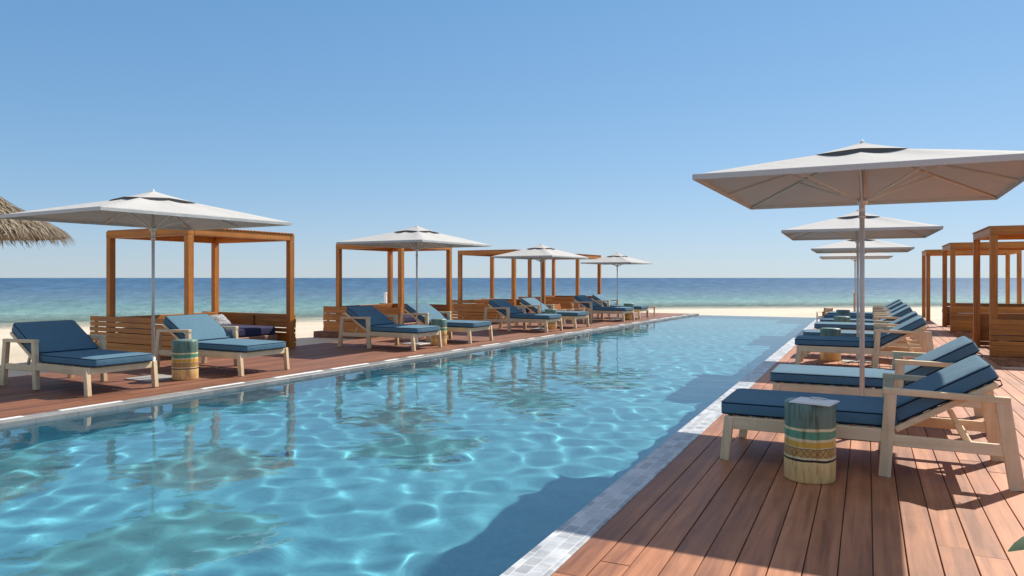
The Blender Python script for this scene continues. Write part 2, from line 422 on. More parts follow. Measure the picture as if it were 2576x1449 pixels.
# ------------------------------------------------------------------ geometry helpers
class MB:
    """collects shapes and links them as one mesh object"""
    def __init__(self): self.v, self.f, self.s = [], [], []
    def add(self, verts, faces, smooth=False):
        o = len(self.v)
        self.v.extend([tuple(p) for p in verts]); self.f.extend([tuple(i + o for i in fc) for fc in faces])
        self.s.extend([smooth] * len(faces))
        return self
    def bm(self, bm, smooth=False):
        bm.verts.index_update()
        self.add([v.co[:] for v in bm.verts], [[v.index for v in f.verts] for f in bm.faces], smooth)
        bm.free(); return self
    def box(self, lo, hi, bev=0.004, mtx=None, seg=1):
        bm = bmesh.new(); bmesh.ops.create_cube(bm, size=1.0)
        sx, sy, sz = (hi[i] - lo[i] for i in range(3)); c = [(hi[i] + lo[i]) / 2 for i in range(3)]
        for v in bm.verts: v.co = Vector((v.co.x * sx + c[0], v.co.y * sy + c[1], v.co.z * sz + c[2]))
        if bev: bmesh.ops.bevel(bm, geom=bm.edges[:], offset=bev, segments=seg, affect='EDGES', profile=0.5)
        if mtx is not None: bmesh.ops.transform(bm, matrix=mtx, verts=bm.verts)
        return self.bm(bm)
    def beam(self, p0, p1, w, h, up=(0, 0, 1), bev=0.004, cut=None):
        """rectangular bar p0-p1: w across, h along 'up'"""
        p0, p1 = Vector(p0), Vector(p1); d = (p1 - p0); ln = d.length; x = d.normalized()
        y = Vector(up).cross(x).normalized(); z = x.cross(y)
        m = Matrix(((x.x, y.x, z.x, 0), (x.y, y.y, z.y, 0), (x.z, y.z, z.z, 0), (0, 0, 0, 1)))
        m.translation = (p0 + p1) / 2
        return self.box((-ln / 2, -w / 2, -h / 2), (ln / 2, w / 2, h / 2), bev, m)
    def tube(self, pts, r, n=10, closed=False, caps=True):
        pts = [Vector(p) for p in pts]; rings = []; m = len(pts)
        rr = r if isinstance(r, (list, tuple)) else [r] * m
        ref = None
        for i, p in enumerate(pts):
            a = pts[(i - 1) % m] if (closed or i > 0) else p
            b = pts[(i + 1) % m] if (closed or i < m - 1) else p
            t = (b - a).normalized()
            if ref is None or abs(ref.dot(t)) > 0.95: ref = Vector((0, 0, 1)) if abs(t.z) < 0.9 else Vector((1, 0, 0))
            u = t.cross(ref).normalized(); w = u.cross(t)
            rings.append([p + (u * math.cos(2 * math.pi * k / n) + w * math.sin(2 * math.pi * k / n)) * rr[i] for k in range(n)])
        vs = [q for g in rings for q in g]; fs = []
        for i in range(m if closed else m - 1):
            j = (i + 1) % m
            for k in range(n): fs.append((i * n + k, i * n + (k + 1) % n, j * n + (k + 1) % n, j * n + k))
        if caps and not closed: fs += [tuple(range(n))[::-1], tuple((m - 1) * n + k for k in range(n))]
        return self.add(vs, fs, True)
    def lathe(self, prof, n=32, wob=None, cap=True):
        vs, fs = [], []
        for j, (r, z) in enumerate(prof):
            for k in range(n):
                a = 2 * math.pi * k / n; q = r * (wob(a, z) if wob else 1)
                vs.append((q * math.cos(a), q * math.sin(a), z))
        for j in range(len(prof) - 1):
            for k in range(n): fs.append((j * n + k, j * n + (k + 1) % n, (j + 1) * n + (k + 1) % n, (j + 1) * n + k))
        if cap: fs += [tuple(range(n))[::-1], tuple((len(prof) - 1) * n + k for k in range(n))]
        return self.add(vs, fs, True)
    def build(self, name, m, parent=None, loc=None):
        me = bpy.data.meshes.new(name)
        me.from_pydata(self.v, [], self.f)
        me.polygons.foreach_set('use_smooth', self.s)
        me.materials.append(m); me.update()
        o = bpy.data.objects.new(name, me); COL.objects.link(o)
        if parent: o.parent = parent
        if loc: o.location = loc
        return o

def tag(o, label=None, cat=None, group=None, kind=None):
    if label: o['label'] = label
    if cat: o['category'] = cat
    if group: o['group'] = group
    if kind: o['kind'] = kind
    return o
def empty(name, loc=(0, 0, 0), rz=0.0):
    o = bpy.data.objects.new(name, None); COL.objects.link(o)
    o.empty_display_size = 0.2
    o.location = loc; o.rotation_euler = (0, 0, rz)
    return o
def copy_tree(o, parent=None):
    c = o.copy(); COL.objects.link(c); c.parent = parent
    for ch in list(o.children): copy_tree(ch, c)
    return c
def structure(o, label, cat):
    return tag(o, label, cat, kind='structure')

# ------------------------------------------------------------------ the site
WL = -0.06                                    # pool water level; deck boards at 0
POOL_R, COP_R = -1.557, -1.343                # right water edge, outer edge of right coping
SL = 0.0635                                   # the left edge closes in by this much per metre
LROT = -math.atan(SL)
def left_x(y): return -7.49 + SL * (y - 4.21)
Y0, Y1 = -3.0, 28.9

# beach: one terrain sheet, falling to the sea
shore_pts = [(-4000, -1500), (-200, -70), (-60, 6), (-20, 28.7), (-9, 33.5), (2, 42), (10, 47), (26, 49), (60, 52), (200, 60), (4000, 300)]
def shore(lat): return np.interp(lat, [p[0] for p in shore_pts], [p[1] for p in shore_pts])
def axis_steps(lo, hi, fine_lo, fine_hi, st, grow=1.25):
    a = list(np.arange(fine_lo, fine_hi + 1e-6, st)); s = st; x = fine_hi
    while x < hi: s *= grow; x += s; a.append(x)
    s = st; x = fine_lo; pre = []
    while x > lo: s *= grow; x -= s; pre.append(x)
    return np.array(pre[::-1] + a)
gx = axis_steps(-900, 900, -34, 34, 0.6); gy = axis_steps(-900, 500, -6, 62, 0.6)
GX, GY = np.meshgrid(gx, gy, indexing='ij')
LAT = GX * CT + GY * ST; DEP = -GX * ST + GY * CT
inl = shore(LAT) - DEP
Z = -0.60 + 0.0275 * inl
Z = np.where(Z > -0.16, -0.16 + 0.02 * np.tanh((Z + 0.16) * 2), Z)
Z = np.maximum(Z, -4.0)
Z += 0.018 * np.sin(GX * 1.3 + 1.7 * np.sin(GY * 0.6)) * np.sin(GY * 1.1 + np.sin(GX * 0.8)) * (Z > -0.5)
mask = (GX > left_x(GY) - 1.6) & (GX < 1.0) & (GY > Y0 - 2) & (GY < Y1 - 0.2)
Z = np.where(mask, -3.0, Z)
nx, ny = len(gx), len(gy)
verts = np.stack([GX, GY, Z], -1).reshape(-1, 3)
idx = np.arange(nx * ny).reshape(nx, ny)
quads = np.stack([idx[:-1, :-1], idx[1:, :-1], idx[1:, 1:], idx[:-1, 1:]], -1).reshape(-1, 4)
mb = MB(); mb.v = verts.tolist(); mb.f = quads.tolist(); mb.s = [True] * len(mb.f)
structure(mb.build('beach', M['sand']), 'pale sandy beach running down to the sea behind the decks', 'beach')

# sea: strips parallel to the shore carrying the distance offshore
lats = np.array([-4000, -1500, -600, -200, -110, -60, -40, -30, -20, -14, -9, -3, 2, 6, 10, 18, 26, 40, 60, 110, 200, 600, 1500, 4000], float)
offs = np.array([-12, 0, 2, 4, 7, 10, 15, 22, 32, 48, 70, 90, 110, 140, 180, 230, 300, 400, 550, 750, 1000, 1600, 2500, 4500, 8000, 15000, 30000, 80000], float)
sv, so, sl = [], [], []
for la in lats:
    for d in offs:
        sv.append((*cw(la * (1 + max(d, 0) / 80.0), shore(la) + d), -0.60)); so.append(d); sl.append(la * (1 + max(d, 0) / 80.0))
no = len(offs)
sf = [(i * no + j, (i + 1) * no + j, (i + 1) * no + j + 1, i * no + j + 1) for i in range(len(lats) - 1) for j in range(no - 1)]
mb = MB(); mb.add(sv, sf, True)
sea = mb.build('sea', M['sea'])
a = sea.data.attributes.new('offshore', 'FLOAT', 'POINT'); a.data.foreach_set('value', np.array(so, np.float32))
a = sea.data.attributes.new('along', 'FLOAT', 'POINT'); a.data.foreach_set('value', np.array(sl, np.float32))
structure(sea, 'calm sea, turquoise by the shore and deep blue at the horizon', 'sea')

# pool basin: floor, four walls
FZ = -1.00
RIP = 0.0032
mb = MB()
lx0, lx1 = left_x(Y0) - 0.0, left_x(Y1)
P = [(lx0, Y0), (POOL_R, Y0), (POOL_R, Y1), (lx1, Y1)]
nfl = 12
mb.add([(x, y, FZ) for x, y in P], [(0, 1, 2, 3)])
for k in range(4):
    a_, b_ = P[k], P[(k + 1) % 4]
    top = -0.064 if k == 2 else -0.045
    mb.add([(*a_, FZ), (*b_, FZ), (*b_, top), (*a_, top)], [(0, 1, 2, 3)])
basin = mb.build('pool_basin', M['basin'])
structure(basin, 'blue mosaic basin of the long swimming pool', 'pool basin')
basin.cycles.is_caustics_receiver = True

# water sheet with real ripples
yy = np.concatenate([np.linspace(Y0, 1.5, 60)[:-1], np.linspace(1.5, 13.0, 330)[:-1], np.linspace(13.0, Y1 + 0.02, 260)])
nxw, nyw = 190, len(yy)
uu = np.linspace(0, 1, nxw)
YY, UU = np.meshgrid(yy, uu, indexing='ij')
XL = left_x(YY) - 0.001; XX = XL + (POOL_R + 0.001 - XL) * UU
H = np.zeros_like(XX)
for k in range(40):
    lam = 0.25 * (1.9 ** rng.random()); th = rng.random() * 2 * math.pi; ph = rng.random() * 6.28
    H += RIP * (lam / 0.4) ** 1.5 * np.sin(2 * math.pi / lam * (XX * math.cos(th) + YY * math.sin(th)) + ph) / math.sqrt(20)
vw = np.stack([XX, YY, WL + np.minimum(H, 0.0165)], -1).reshape(-1, 3)
iw = np.arange(nyw * nxw).reshape(nyw, nxw)
fw = np.stack([iw[:-1, :-1], iw[:-1, 1:], iw[1:, 1:], iw[1:, :-1]], -1).reshape(-1, 4)
mb = MB(); mb.v = vw.tolist(); mb.f = fw.tolist(); mb.s = [True] * len(mb.f)
water = mb.build('pool_water', M['water'])
structure(water, 'clear rippled blue water filling the long swimming pool', 'pool water')
water.cycles.is_caustics_caster = True
mb = MB(); mb.add([(left_x(Y0), Y0, WL + 0.020), (POOL_R, Y0, WL + 0.020), (POOL_R, Y1 + 0.02, WL + 0.020), (left_x(Y1), Y1 + 0.02, WL + 0.020)], [(0, 1, 2, 3)])
mb.build('surface_gloss', M['film'], water)

# copings
mb = MB(); mb.box((POOL_R, Y0 - 0.2, -0.16), (COP_R, Y1 + 0.05, 0.004), 0.006)
structure(mb.build('pool_coping', M['coping_r']), 'blue grey mosaic coping along the near side of the pool', 'coping')
base = empty('anchor'); bpy.data.objects.remove(base)
mb = MB(); mb.box((-0.235, 0, -0.16), (0.0, (Y1 - Y0) * math.sqrt(1 + SL * SL) + 0.15, 0.004), 0.006)
cl = structure(mb.build('pool_coping', M['coping_l']), 'grey stone coping along the far side of the pool', 'coping')
cl.location = (left_x(Y0), Y0, 0); cl.rotation_euler = (0, 0, LROT)
mb = MB()
yv = 0.6
while yv < 31:
    ln = random.uniform(0.25, 0.95)
    mb.box((-0.233, yv, 0.0), (-0.165, yv + ln, 0.008), 0.002)  # white strips painting the sun's bright dashes along the coping
    yv += ln + random.uniform(0.15, 1.1)
il = mb.build('sun_dashes', M['sundash'], cl)
mb = MB(); mb.box((lx1 - 0.25, Y1 + 0.02, -1.4), (COP_R, Y1 + 0.14, -0.064), 0.004)
structure(mb.build('pool_edge', M['basin']), 'thin overflow edge at the sea end of the pool', 'pool edge')

# decks
def planks(mb, x0, x1, y0, y1, w=0.152, gap=0.006, z=0.0, joint=True):
    x = x0
    while x < x1 - 0.02:
        xe = min(x + w, x1)
        cuts = [y0]
        if joint:
            c = y0 + random.uniform(0.5, 6.5)
            while c < y1 - 0.8: cuts.append(c); c += random.uniform(4.5, 7.5)
        cuts.append(y1)
        for a_, b_ in zip(cuts[:-1], cuts[1:]):
            dz = random.uniform(-0.0012, 0.0012)
            mb.box((x, a_ + 0.0015, z - 0.032), (xe - gap, b_ - 0.0015, z + dz), 0.0018)
        x += w
mb = MB()
planks(mb, COP_R + 0.004, 1.9, -4.0, 31.8)
planks(mb, 1.906, 7.6, -4.0, 13.6)
for yb in (15.2, 22.1): planks(mb, 1.906, 4.55, yb, yb + 2.9, joint=False)
mb.box((COP_R + 0.004, -4.0, -0.9), (1.894, 31.8, -0.034), 0)
mb.box((1.90, -4.0, -0.9), (7.6, 13.6, -0.034), 0)
for yb in (15.2, 22.1): mb.box((1.90, yb, -0.9), (4.55, yb + 2.9, -0.034), 0)
structure(mb.build('deck', M['deck']), 'reddish timber deck of long boards on the near side of the pool', 'deck')
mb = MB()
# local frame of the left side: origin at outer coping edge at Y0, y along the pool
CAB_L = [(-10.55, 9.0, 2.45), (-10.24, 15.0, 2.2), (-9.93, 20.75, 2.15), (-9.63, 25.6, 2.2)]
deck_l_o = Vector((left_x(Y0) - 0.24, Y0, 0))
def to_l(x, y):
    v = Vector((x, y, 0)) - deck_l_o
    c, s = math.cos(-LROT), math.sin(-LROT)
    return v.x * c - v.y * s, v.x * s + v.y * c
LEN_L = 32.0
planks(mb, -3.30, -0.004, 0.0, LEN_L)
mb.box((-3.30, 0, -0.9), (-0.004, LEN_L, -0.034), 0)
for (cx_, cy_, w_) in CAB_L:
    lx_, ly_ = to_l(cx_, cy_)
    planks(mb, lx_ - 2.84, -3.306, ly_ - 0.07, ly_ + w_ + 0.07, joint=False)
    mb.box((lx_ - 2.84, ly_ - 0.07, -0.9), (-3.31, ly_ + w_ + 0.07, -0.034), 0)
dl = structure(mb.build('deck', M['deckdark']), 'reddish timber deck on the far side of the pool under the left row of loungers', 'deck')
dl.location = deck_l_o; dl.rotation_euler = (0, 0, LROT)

# ------------------------------------------------------------------ sun lounger
def rrect(lx, ly, r, n=6):
    pts = []
    for cx_, cy_, a0 in ((lx / 2 - r, ly / 2 - r, 0), (-lx / 2 + r, ly / 2 - r, 90), (-lx / 2 + r, -ly / 2 + r, 180), (lx / 2 - r, -ly / 2 + r, 270)):
        for k in range(n + 1):
            a_ = R(a0 + 90 * k / n); pts.append((cx_ + r * math.cos(a_), cy_ + r * math.sin(a_)))
    return pts
def cushion(mb, lx, ly, t, r=0.035, puff=0.012, mtx=None):
    """soft box pad centred in x,y from z=0 to t"""
    rings = []
    def ring(inset, z):
        out = []
        rad = max(0.045 - inset * 0.6, 0.012)
        base = rrect(lx - 2 * inset, ly - 2 * inset, rad, 5)
        m = len(base)
        dense = []
        for i in range(m):
            a_, b_ = Vector(base[i]), Vector(base[(i + 1) % m])
            k = max(1, int((b_ - a_).length / 0.11))
            for q in range(k): dense.append(a_.lerp(b_, q / k))
        return dense, z
    specs = []
    for k in range(5):
        a_ = math.pi / 2 * k / 4; specs.append((r * (1 - math.sin(a_)), r * (1 - math.cos(a_))))
    for k in range(5):
        a_ = math.pi / 2 * k / 4; specs.append((r * (1 - math.cos(a_)), t - r + r * math.sin(a_)))
    base, _ = ring(0, 0)
    n = len(base); vs, fs = [], []
    def pos(p, inset, z):
        sx, sy = (lx / 2 - inset) / (lx / 2), (ly / 2 - inset) / (ly / 2)
        return (p.x * sx, p.y * sy, z)
    for ins, z in specs: vs += [pos(p, ins, z) for p in base]
    # fill the top in shrinking rings with a gentle crown, and the bottom flat
    for s in (0.88, 0.7, 0.45, 0.2):
        for p in base:
            sx, sy = (lx / 2 - r) / (lx / 2) * s, (ly / 2 - r) / (ly / 2) * s
            vs.append((p.x * sx, p.y * sy, t + puff * (1 - s ** 3)))
    nr = len(specs) + 4
    for j in range(nr - 1):
        for k in range(n): fs.append((j * n + k, j * n + (k + 1) % n, (j + 1) * n + (k + 1) % n, (j + 1) * n + k))
    vs.append((0, 0, t + puff)); c = len(vs) - 1
    for k in range(n): fs.append(((nr - 1) * n + k, (nr - 1) * n + (k + 1) % n, c))
    fs.append(tuple(range(n))[::-1])
    if mtx is not None: vs = [mtx @ Vector(v) for v in vs]
    mb.add(vs, fs, True)
def piping(mb, lx, ly, zs, r=0.0055, out=0.001, mtx=None):
    for z, ins in zs:
        pts = [Vector((x, y, z)) for x, y in rrect(lx - 2 * ins + 2 * out, ly - 2 * ins + 2 * out, 0.04, 5)]
        if mtx is not None: pts = [mtx @ p for p in pts]
        mb.tube(pts, r, 6, closed=True)

W2 = 0.46                                     # half width over the legs
def make_lounger():
    t = empty('sun_lounger')
    for s in (-1, 1):
        y = s * (W2 - 0.027)
        MB().beam((0.035, y, 0.0), (0.07, y, 0.335), 0.054, 0.068, (1, 0, 0)).build('leg', M['palez'], t)
        MB().beam((1.135, y, 0.0), (1.175, y, 0.600), 0.054, 0.078, (1, 0, 0)).build('leg', M['palez'], t)
        MB().beam((1.915, y, 0.0), (1.835, y, 0.575), 0.054, 0.088, (1, 0, 0)).build('leg', M['palez'], t)
        MB().beam((1.128, y, 0.605), (1.878, y, 0.588), 0.060, 0.042).build('armrest', M['palex'], t)
        mb = MB(); mb.beam((0.09, y, 0.290), (1.13, y, 0.288), 0.040, 0.092)
        mb.beam((1.19, y, 0.262), (1.86, y, 0.255), 0.036, 0.078)
        mb.build('side_rail', M['palex'], t)
        # adjustable back support
        yb = s * (W2 - 0.19)
        mb = MB(); mb.beam((1.66, yb, 0.24), (1.585, yb, 0.39), 0.022, 0.040, (1, 0, 0), 0.003)
        mb.beam((1.595, yb, 0.37), (1.525, yb, 0.50), 0.014, 0.018, (1, 0, 0), 0.002)
        mb.build('back_support', M['palez'], t)
    MB().beam((0.06, -W2 + 0.06, 0.292), (0.06, W2 - 0.06, 0.292), 0.036, 0.075).build('end_rail', M['paley'], t)
    mb = MB(); mb.beam((1.66, -W2 + 0.06, 0.245), (1.66, W2 - 0.06, 0.245), 0.05, 0.03)
    mb.build('cross_bar', M['paley'], t)
    mb = MB()
    for k in range(9): mb.box((0.13 + k * 0.118, -W2 + 0.055, 0.318), (0.20 + k * 0.118, W2 - 0.055, 0.334), 0.002)
    mb.build('seat_slats', M['paley'], t)
    # backrest: frame and slats tilted about the hinge
    ang = R(30.5)
    hinge = Matrix.Translation((1.20, 0, 0.338)) @ Matrix.Rotation(-ang, 4, 'Y')
    mb = MB()
    for s in (-1, 1): mb.box((0, s * 0.385 - 0.022, -0.03), (0.70, s * 0.385 + 0.022, 0.012), 0.004, hinge)
    mb.box((0.655, -0.36, -0.026), (0.70, 0.36, 0.010), 0.003, hinge)
    for k in range(6): mb.box((0.05 + k * 0.105, -0.362, -0.012), (0.105 + k * 0.105, 0.362, 0.008), 0.002, hinge)
    mb.build('backrest_frame', M['palex'], t)
    L1, Wc, T1 = 1.235, 0.79, 0.105
    m1 = Matrix.Translation((-0.005 + L1 / 2, 0, 0.336))
    mb = MB(); cushion(mb, L1, Wc, T1, 0.026, 0.012, m1); sc = mb.build('seat_cushion', M['blue'], t)
    mb = MB(); piping(mb, L1, Wc, ((T1 - 0.012, 0.006), (0.012, 0.006)), mtx=m1); mb.build('piping', M['piping'], sc)
    L2, T2 = 0.715, 0.115
    m2 = hinge @ Matrix.Translation((L2 / 2 + 0.025, 0, 0.014))
    mb = MB(); cushion(mb, L2, Wc, T2, 0.028, 0.012, m2); bc = mb.build('back_cushion', M['blue'], t)
    mb = MB(); piping(mb, L2, Wc, ((T2 - 0.012, 0.006), (0.012, 0.006)), mtx=m2)
    mb.tube([hinge @ Vector(p) for p in ((0.69, -0.30, 0.02), (0.735, -0.30, -0.01), (0.73, -0.30, -0.04), (0.69, -0.30, -0.045))], 0.006, 6)
    mb.tube([hinge @ Vector(p) for p in ((0.69, 0.30, 0.02), (0.735, 0.30, -0.01), (0.73, 0.30, -0.04), (0.69, 0.30, -0.045))], 0.006, 6)
    mb.build('piping', M['piping'], bc)
    return t
LG = 'blue cushioned loungers in pairs along both sides of the pool'
# (x of the foot end, y of the middle, side, label)
LOUNGERS = [
    (-1.02, 6.26, 'r', 'largest blue lounger, in the right foreground behind the painted stump with the menu board'),
    (-0.89, 8.31, 'r', 'blue lounger just behind the largest one, its seat crossed by the nearest parasol pole'),
    (-1.03, 12.80, 'r', 'blue lounger on the right deck in front of the second stump, third from the camera'),
    (-1.02, 14.42, 'r', 'blue lounger on the right deck directly behind the second stump, fourth from the camera'),
    (-1.00, 17.05, 'r', 'blue lounger on the right deck in front of the third stump, fifth from the camera'),
    (-0.98, 18.85, 'r', 'blue lounger on the right deck directly behind the third stump, sixth from the camera'),
    (-1.00, 20.80, 'r', 'blue lounger on the right deck in front of the farthest stump, seventh from the camera'),
    (-0.98, 22.60, 'r', 'farthest blue lounger on the right deck, last of its row before the sea'),
    (-8.20, 6.06, 'l', 'leftmost blue lounger, half under the nearest left parasol with a pole shadow on its back'),
    (-7.94, 8.16, 'l', 'blue lounger behind the leftmost striped stump, in front of the leftmost cabana'),
    (-7.72, 12.25, 'l', 'blue lounger in front of the slatted side wall of the second cabana on the left'),
    (-7.52, 14.10, 'l', 'blue lounger behind the second left stump, before the open front of the second cabana'),
    (-7.30, 17.72, 'l', 'blue lounger before the third left cabana, in front of the third left stump'),
    (-7.18, 19.46, 'l', 'blue lounger directly behind the third stump on the left, beside two low wooden chairs'),
    (-6.92, 23.10, 'l', 'blue lounger with the farthest left stump by its foot end, second last there'),
    (-6.84, 24.62, 'l', 'farthest blue lounger of the left row, at the sea end of the deck'),
]
proto = make_lounger()
for i, (x, y, s, lab) in enumerate(LOUNGERS):
    o = proto if i == 0 else copy_tree(proto)
    o.location = (x, y, 0)
    o.rotation_euler = (0, 0, R(random.uniform(-0.7, 0.7)) + (0 if s == 'r' else math.pi + LROT))
    tag(o, lab, 'sun lounger', LG)

# ------------------------------------------------------------------ parasol
HA, HB = 1.21, 1.47                           # half sizes of the canopy, across and along the pool
ZT, ZE = 2.55, 2.215
def can_z(x, y):
    u, v = abs(x) / HA, abs(y) / HB
    t = max(u, v)
    z = ZT - (ZT - ZE) * t ** 1.06
    mn = min(u, v) / t if t > 1e-6 else 0      # 0 at mid rib, 1 at corner rib
    return z - 0.10 * t * (1 - t) * math.sin(math.pi * mn)
def make_parasol():
    t = empty('parasol')
    MB().box((-0.27, -0.27, 0.0), (0.27, 0.27, 0.016), 0.004).build('base_plate', M['plate'], t)
    mb = MB(); mb.tube([(0, 0, 0.016), (0, 0, 2.54)], 0.0215, 16)
    mb.tube([(0, 0, 0.016), (0, 0, 0.30)], 0.030, 16)
    mb.build('pole', M['pole'], t)
    mb = MB(); mb.lathe([(0.024, 1.93), (0.032, 1.932), (0.032, 1.955), (0.026, 1.96), (0.026, 2.05), (0.045, 2.055), (0.050, 2.085), (0.040, 2.11), (0.024, 2.115)], 18)
    mb.build('runner', M['pole'], t)
    per = []
    for (a_, b_) in (((-1, -1), (1, -1)), ((1, -1), (1, 1)), ((1, 1), (-1, 1)), ((-1, 1), (-1, -1))):
        for k in range(14):
            f = k / 14; per.append(((a_[0] + (b_[0] - a_[0]) * f) * HA, (a_[1] + (b_[1] - a_[1]) * f) * HB))
    np_ = len(per)
    def skin(zf, sa, sb, rings):
        vs, fs = [], []
        for off in (0.0, -0.006):
            o_ = len(vs)
            vs.append((0, 0, zf(0, 0) + off))
            for r_ in range(1, rings + 1):
                for (x, y) in per:
                    u, v = x / HA * r_ / rings, y / HB * r_ / rings
                    vs.append((u * sa, v * sb, zf(u, v) + off))
            for k in range(np_):
                q = (o_, o_ + 1 + k, o_ + 1 + (k + 1) % np_); fs.append(q if off == 0 else q[::-1])
                for r_ in range(rings - 1):
                    i0 = o_ + 1 + r_ * np_; i1 = i0 + np_; j = (k + 1) % np_
                    q = (i0 + k, i1 + k, i1 + j, i0 + j); fs.append(q if off == 0 else q[::-1])
        return vs, fs
    can = MB().add(*skin(lambda u, v: can_z(u * HA, v * HB), HA, HB, 14), True).build('canopy', M['canvas'], t)
    # hem: a folded band round the edge
    vs, fs = [], []
    for (x, y) in per:
        z = can_z(x, y)
        for (sc, dz) in ((1.0015, 0.004), (1.004, -0.004), (1.003, -0.040), (0.998, -0.040), (0.996, -0.006)):
            vs.append((x * sc, y * sc, z + dz))
    k5 = 5
    for i in range(np_):
        j = (i + 1) % np_
        for k in range(k5): fs.append((i * k5 + k, j * k5 + k, j * k5 + (k + 1) % k5, i * k5 + (k + 1) % k5))
    MB().add(vs, fs, False).build('hem', M['hem'], can)
    # vent: small upper skin over a dark ring standing in for the shaded gap
    va, vb = 0.37, 0.43
    def vz(a_, b_):
        tt = max(abs(a_), abs(b_)); mn = min(abs(a_), abs(b_)) / tt if tt > 1e-6 else 0
        return 2.610 - 0.148 * tt ** 0.9 + 0.030 * tt ** 2 * (1 - mn) ** 0.8
    vs, fs = skin(vz, va, vb, 10)
    MB().add(vs, fs, True).build('vent', M['canvas'], can)
    mb = MB(); vs, fs = [], []
    for (sc, kind) in ((0.97, 'lo'), (0.97, 'hi')):
        for (x, y) in per:
            a_, b_ = x / HA * sc, y / HB * sc
            vs.append((a_ * va, b_ * vb, can_z(a_ * va, b_ * vb) - 0.002 if kind == 'lo' else vz(a_, b_) - 0.008))
    for i in range(np_): fs.append((i, (i + 1) % np_, np_ + (i + 1) % np_, np_ + i))
    mb.add(vs, fs, False); mb.build('vent_shade', M['ventshade'], can)
    MB().lathe([(0.0, 2.595), (0.018, 2.60), (0.020, 2.612), (0.010, 2.626), (0.003, 2.632)], 12).build('finial', M['white'], t)
    ends = [(HA * a_, HB * b_) for a_, b_ in ((1, 1), (1, -1), (-1, 1), (-1, -1), (1, 0), (-1, 0), (0, 1), (0, -1))]
    for (x, y) in ends:
        pts = [(x * f, y * f, can_z(x * f, y * f) - 0.020) for f in (0.02, 0.25, 0.5, 0.75, 0.985)]
        mb = MB()
        for a_, b_ in zip(pts[:-1], pts[1:]): mb.beam(a_, b_, 0.016, 0.022, bev=0.002)
        rb = mb.build('rib', M['pole'], t)
        f = 0.50
        ln = math.hypot(x, y)
        MB().beam((x / ln * 0.045, y / ln * 0.045, 2.085), (x * f, y * f, can_z(x * f, y * f) - 0.03), 0.012, 0.016, bev=0.002).build('strut', M['pole'], rb)
    return t
UG = 'off white square parasols between the loungers'
PARASOLS = [
    (-0.04, 7.26, 0, 0.97, 1.0, 'largest off white parasol, over the right foreground loungers, cut by the right photo edge'),
    (-0.14, 13.62, 0, 0.91, 0.97, 'second parasol of the right row, seen just below the largest canopy'),
    (-0.14, 21.72, 0, 0.96, 0.97, 'third canopy down in the stacked right row of parasols'),
    (-0.40, 30.2, 0, 0.97, 0.98, 'lowest and farthest canopy in the stacked right row of parasols'),
    (-8.94, 7.04, LROT, 0.97, 1.0, 'leftmost parasol, its canopy in front of the leftmost cabana roof and the thatch'),
    (-8.62, 13.20, LROT, 0.88, 0.96, 'left row parasol in front of the second cabana'),
    (-8.05, 18.50, LROT, 0.76, 0.89, 'left row parasol overlapping the third cabana roof'),
    (-7.58, 23.86, LROT, 0.72, 0.86, 'farthest parasol of the left row, standing against open sea'),
]
up = make_parasol()
for i, (x, y, rz, sx_, sz_, lab) in enumerate(PARASOLS):
    o = up if i == 0 else copy_tree(up)
    o.scale = (sx_, sx_, sz_)
    o.location = (x, y, 0); o.rotation_euler = (0, 0, rz + R(random.uniform(-1.5, 1.5)))
    tag(o, lab, 'parasol', UG)

# ------------------------------------------------------------------ painted stump tables
def make_stump():
    t = empty('stump_table')
    wob = lambda a_, z: 1 + 0.022 * math.sin(2 * a_ + 0.6) + 0.012 * math.sin(5 * a_ + 7 * z) + 0.006 * math.sin(9 * a_ - 4 * z)
    mb = MB(); mb.lathe([(0.162, 0.0), (0.168, 0.012), (0.170, 0.15), (0.167, 0.30), (0.168, 0.45), (0.168, 0.525), (0.163, 0.536), (0.158, 0.539)], 48, wob, cap=True)
    mb.build('trunk', M['stump'], t)
    mb = MB(); mb.lathe([(0.157, 0.5385), (0.155, 0.5425), (0.05, 0.5425)], 48, wob)
    mb.build('top', M['stumptop'], t)
    return t
BG = 'painted stump tables beside the loungers'
STUMPS = [
    (-0.36, 5.53, 0.4, 'large painted stump in the right foreground with a white menu board on top'),
    (-0.56, 13.62, 1.4, 'second painted stump on the right deck, between the third and fourth loungers'),
    (-0.50, 17.92, 2.2, 'third painted stump on the right deck, between the fifth and sixth loungers'),
    (-0.58, 21.62, 3.3, 'farthest painted stump on the right deck, between the last two loungers'),
    (-8.50, 7.20, 2.9, 'striped teal and cream stump beside the leftmost parasol pole'),
    (-8.06, 13.18, 0.9, 'striped stump in front of the second left parasol, half behind a lounger leg'),
    (-7.80, 18.60, 4.4, 'small looking striped stump beside the third left parasol'),
    (-7.18, 23.86, 5.2, 'farthest left striped stump, seen under a lounger foot end'),
]
st = make_stump()
for i, (x, y, rz, lab) in enumerate(STUMPS):
    o = st if i == 0 else copy_tree(st)
    o.location = (x, y, 0); o.rotation_euler = (0, 0, rz)
    tag(o, lab, 'stump table', BG)

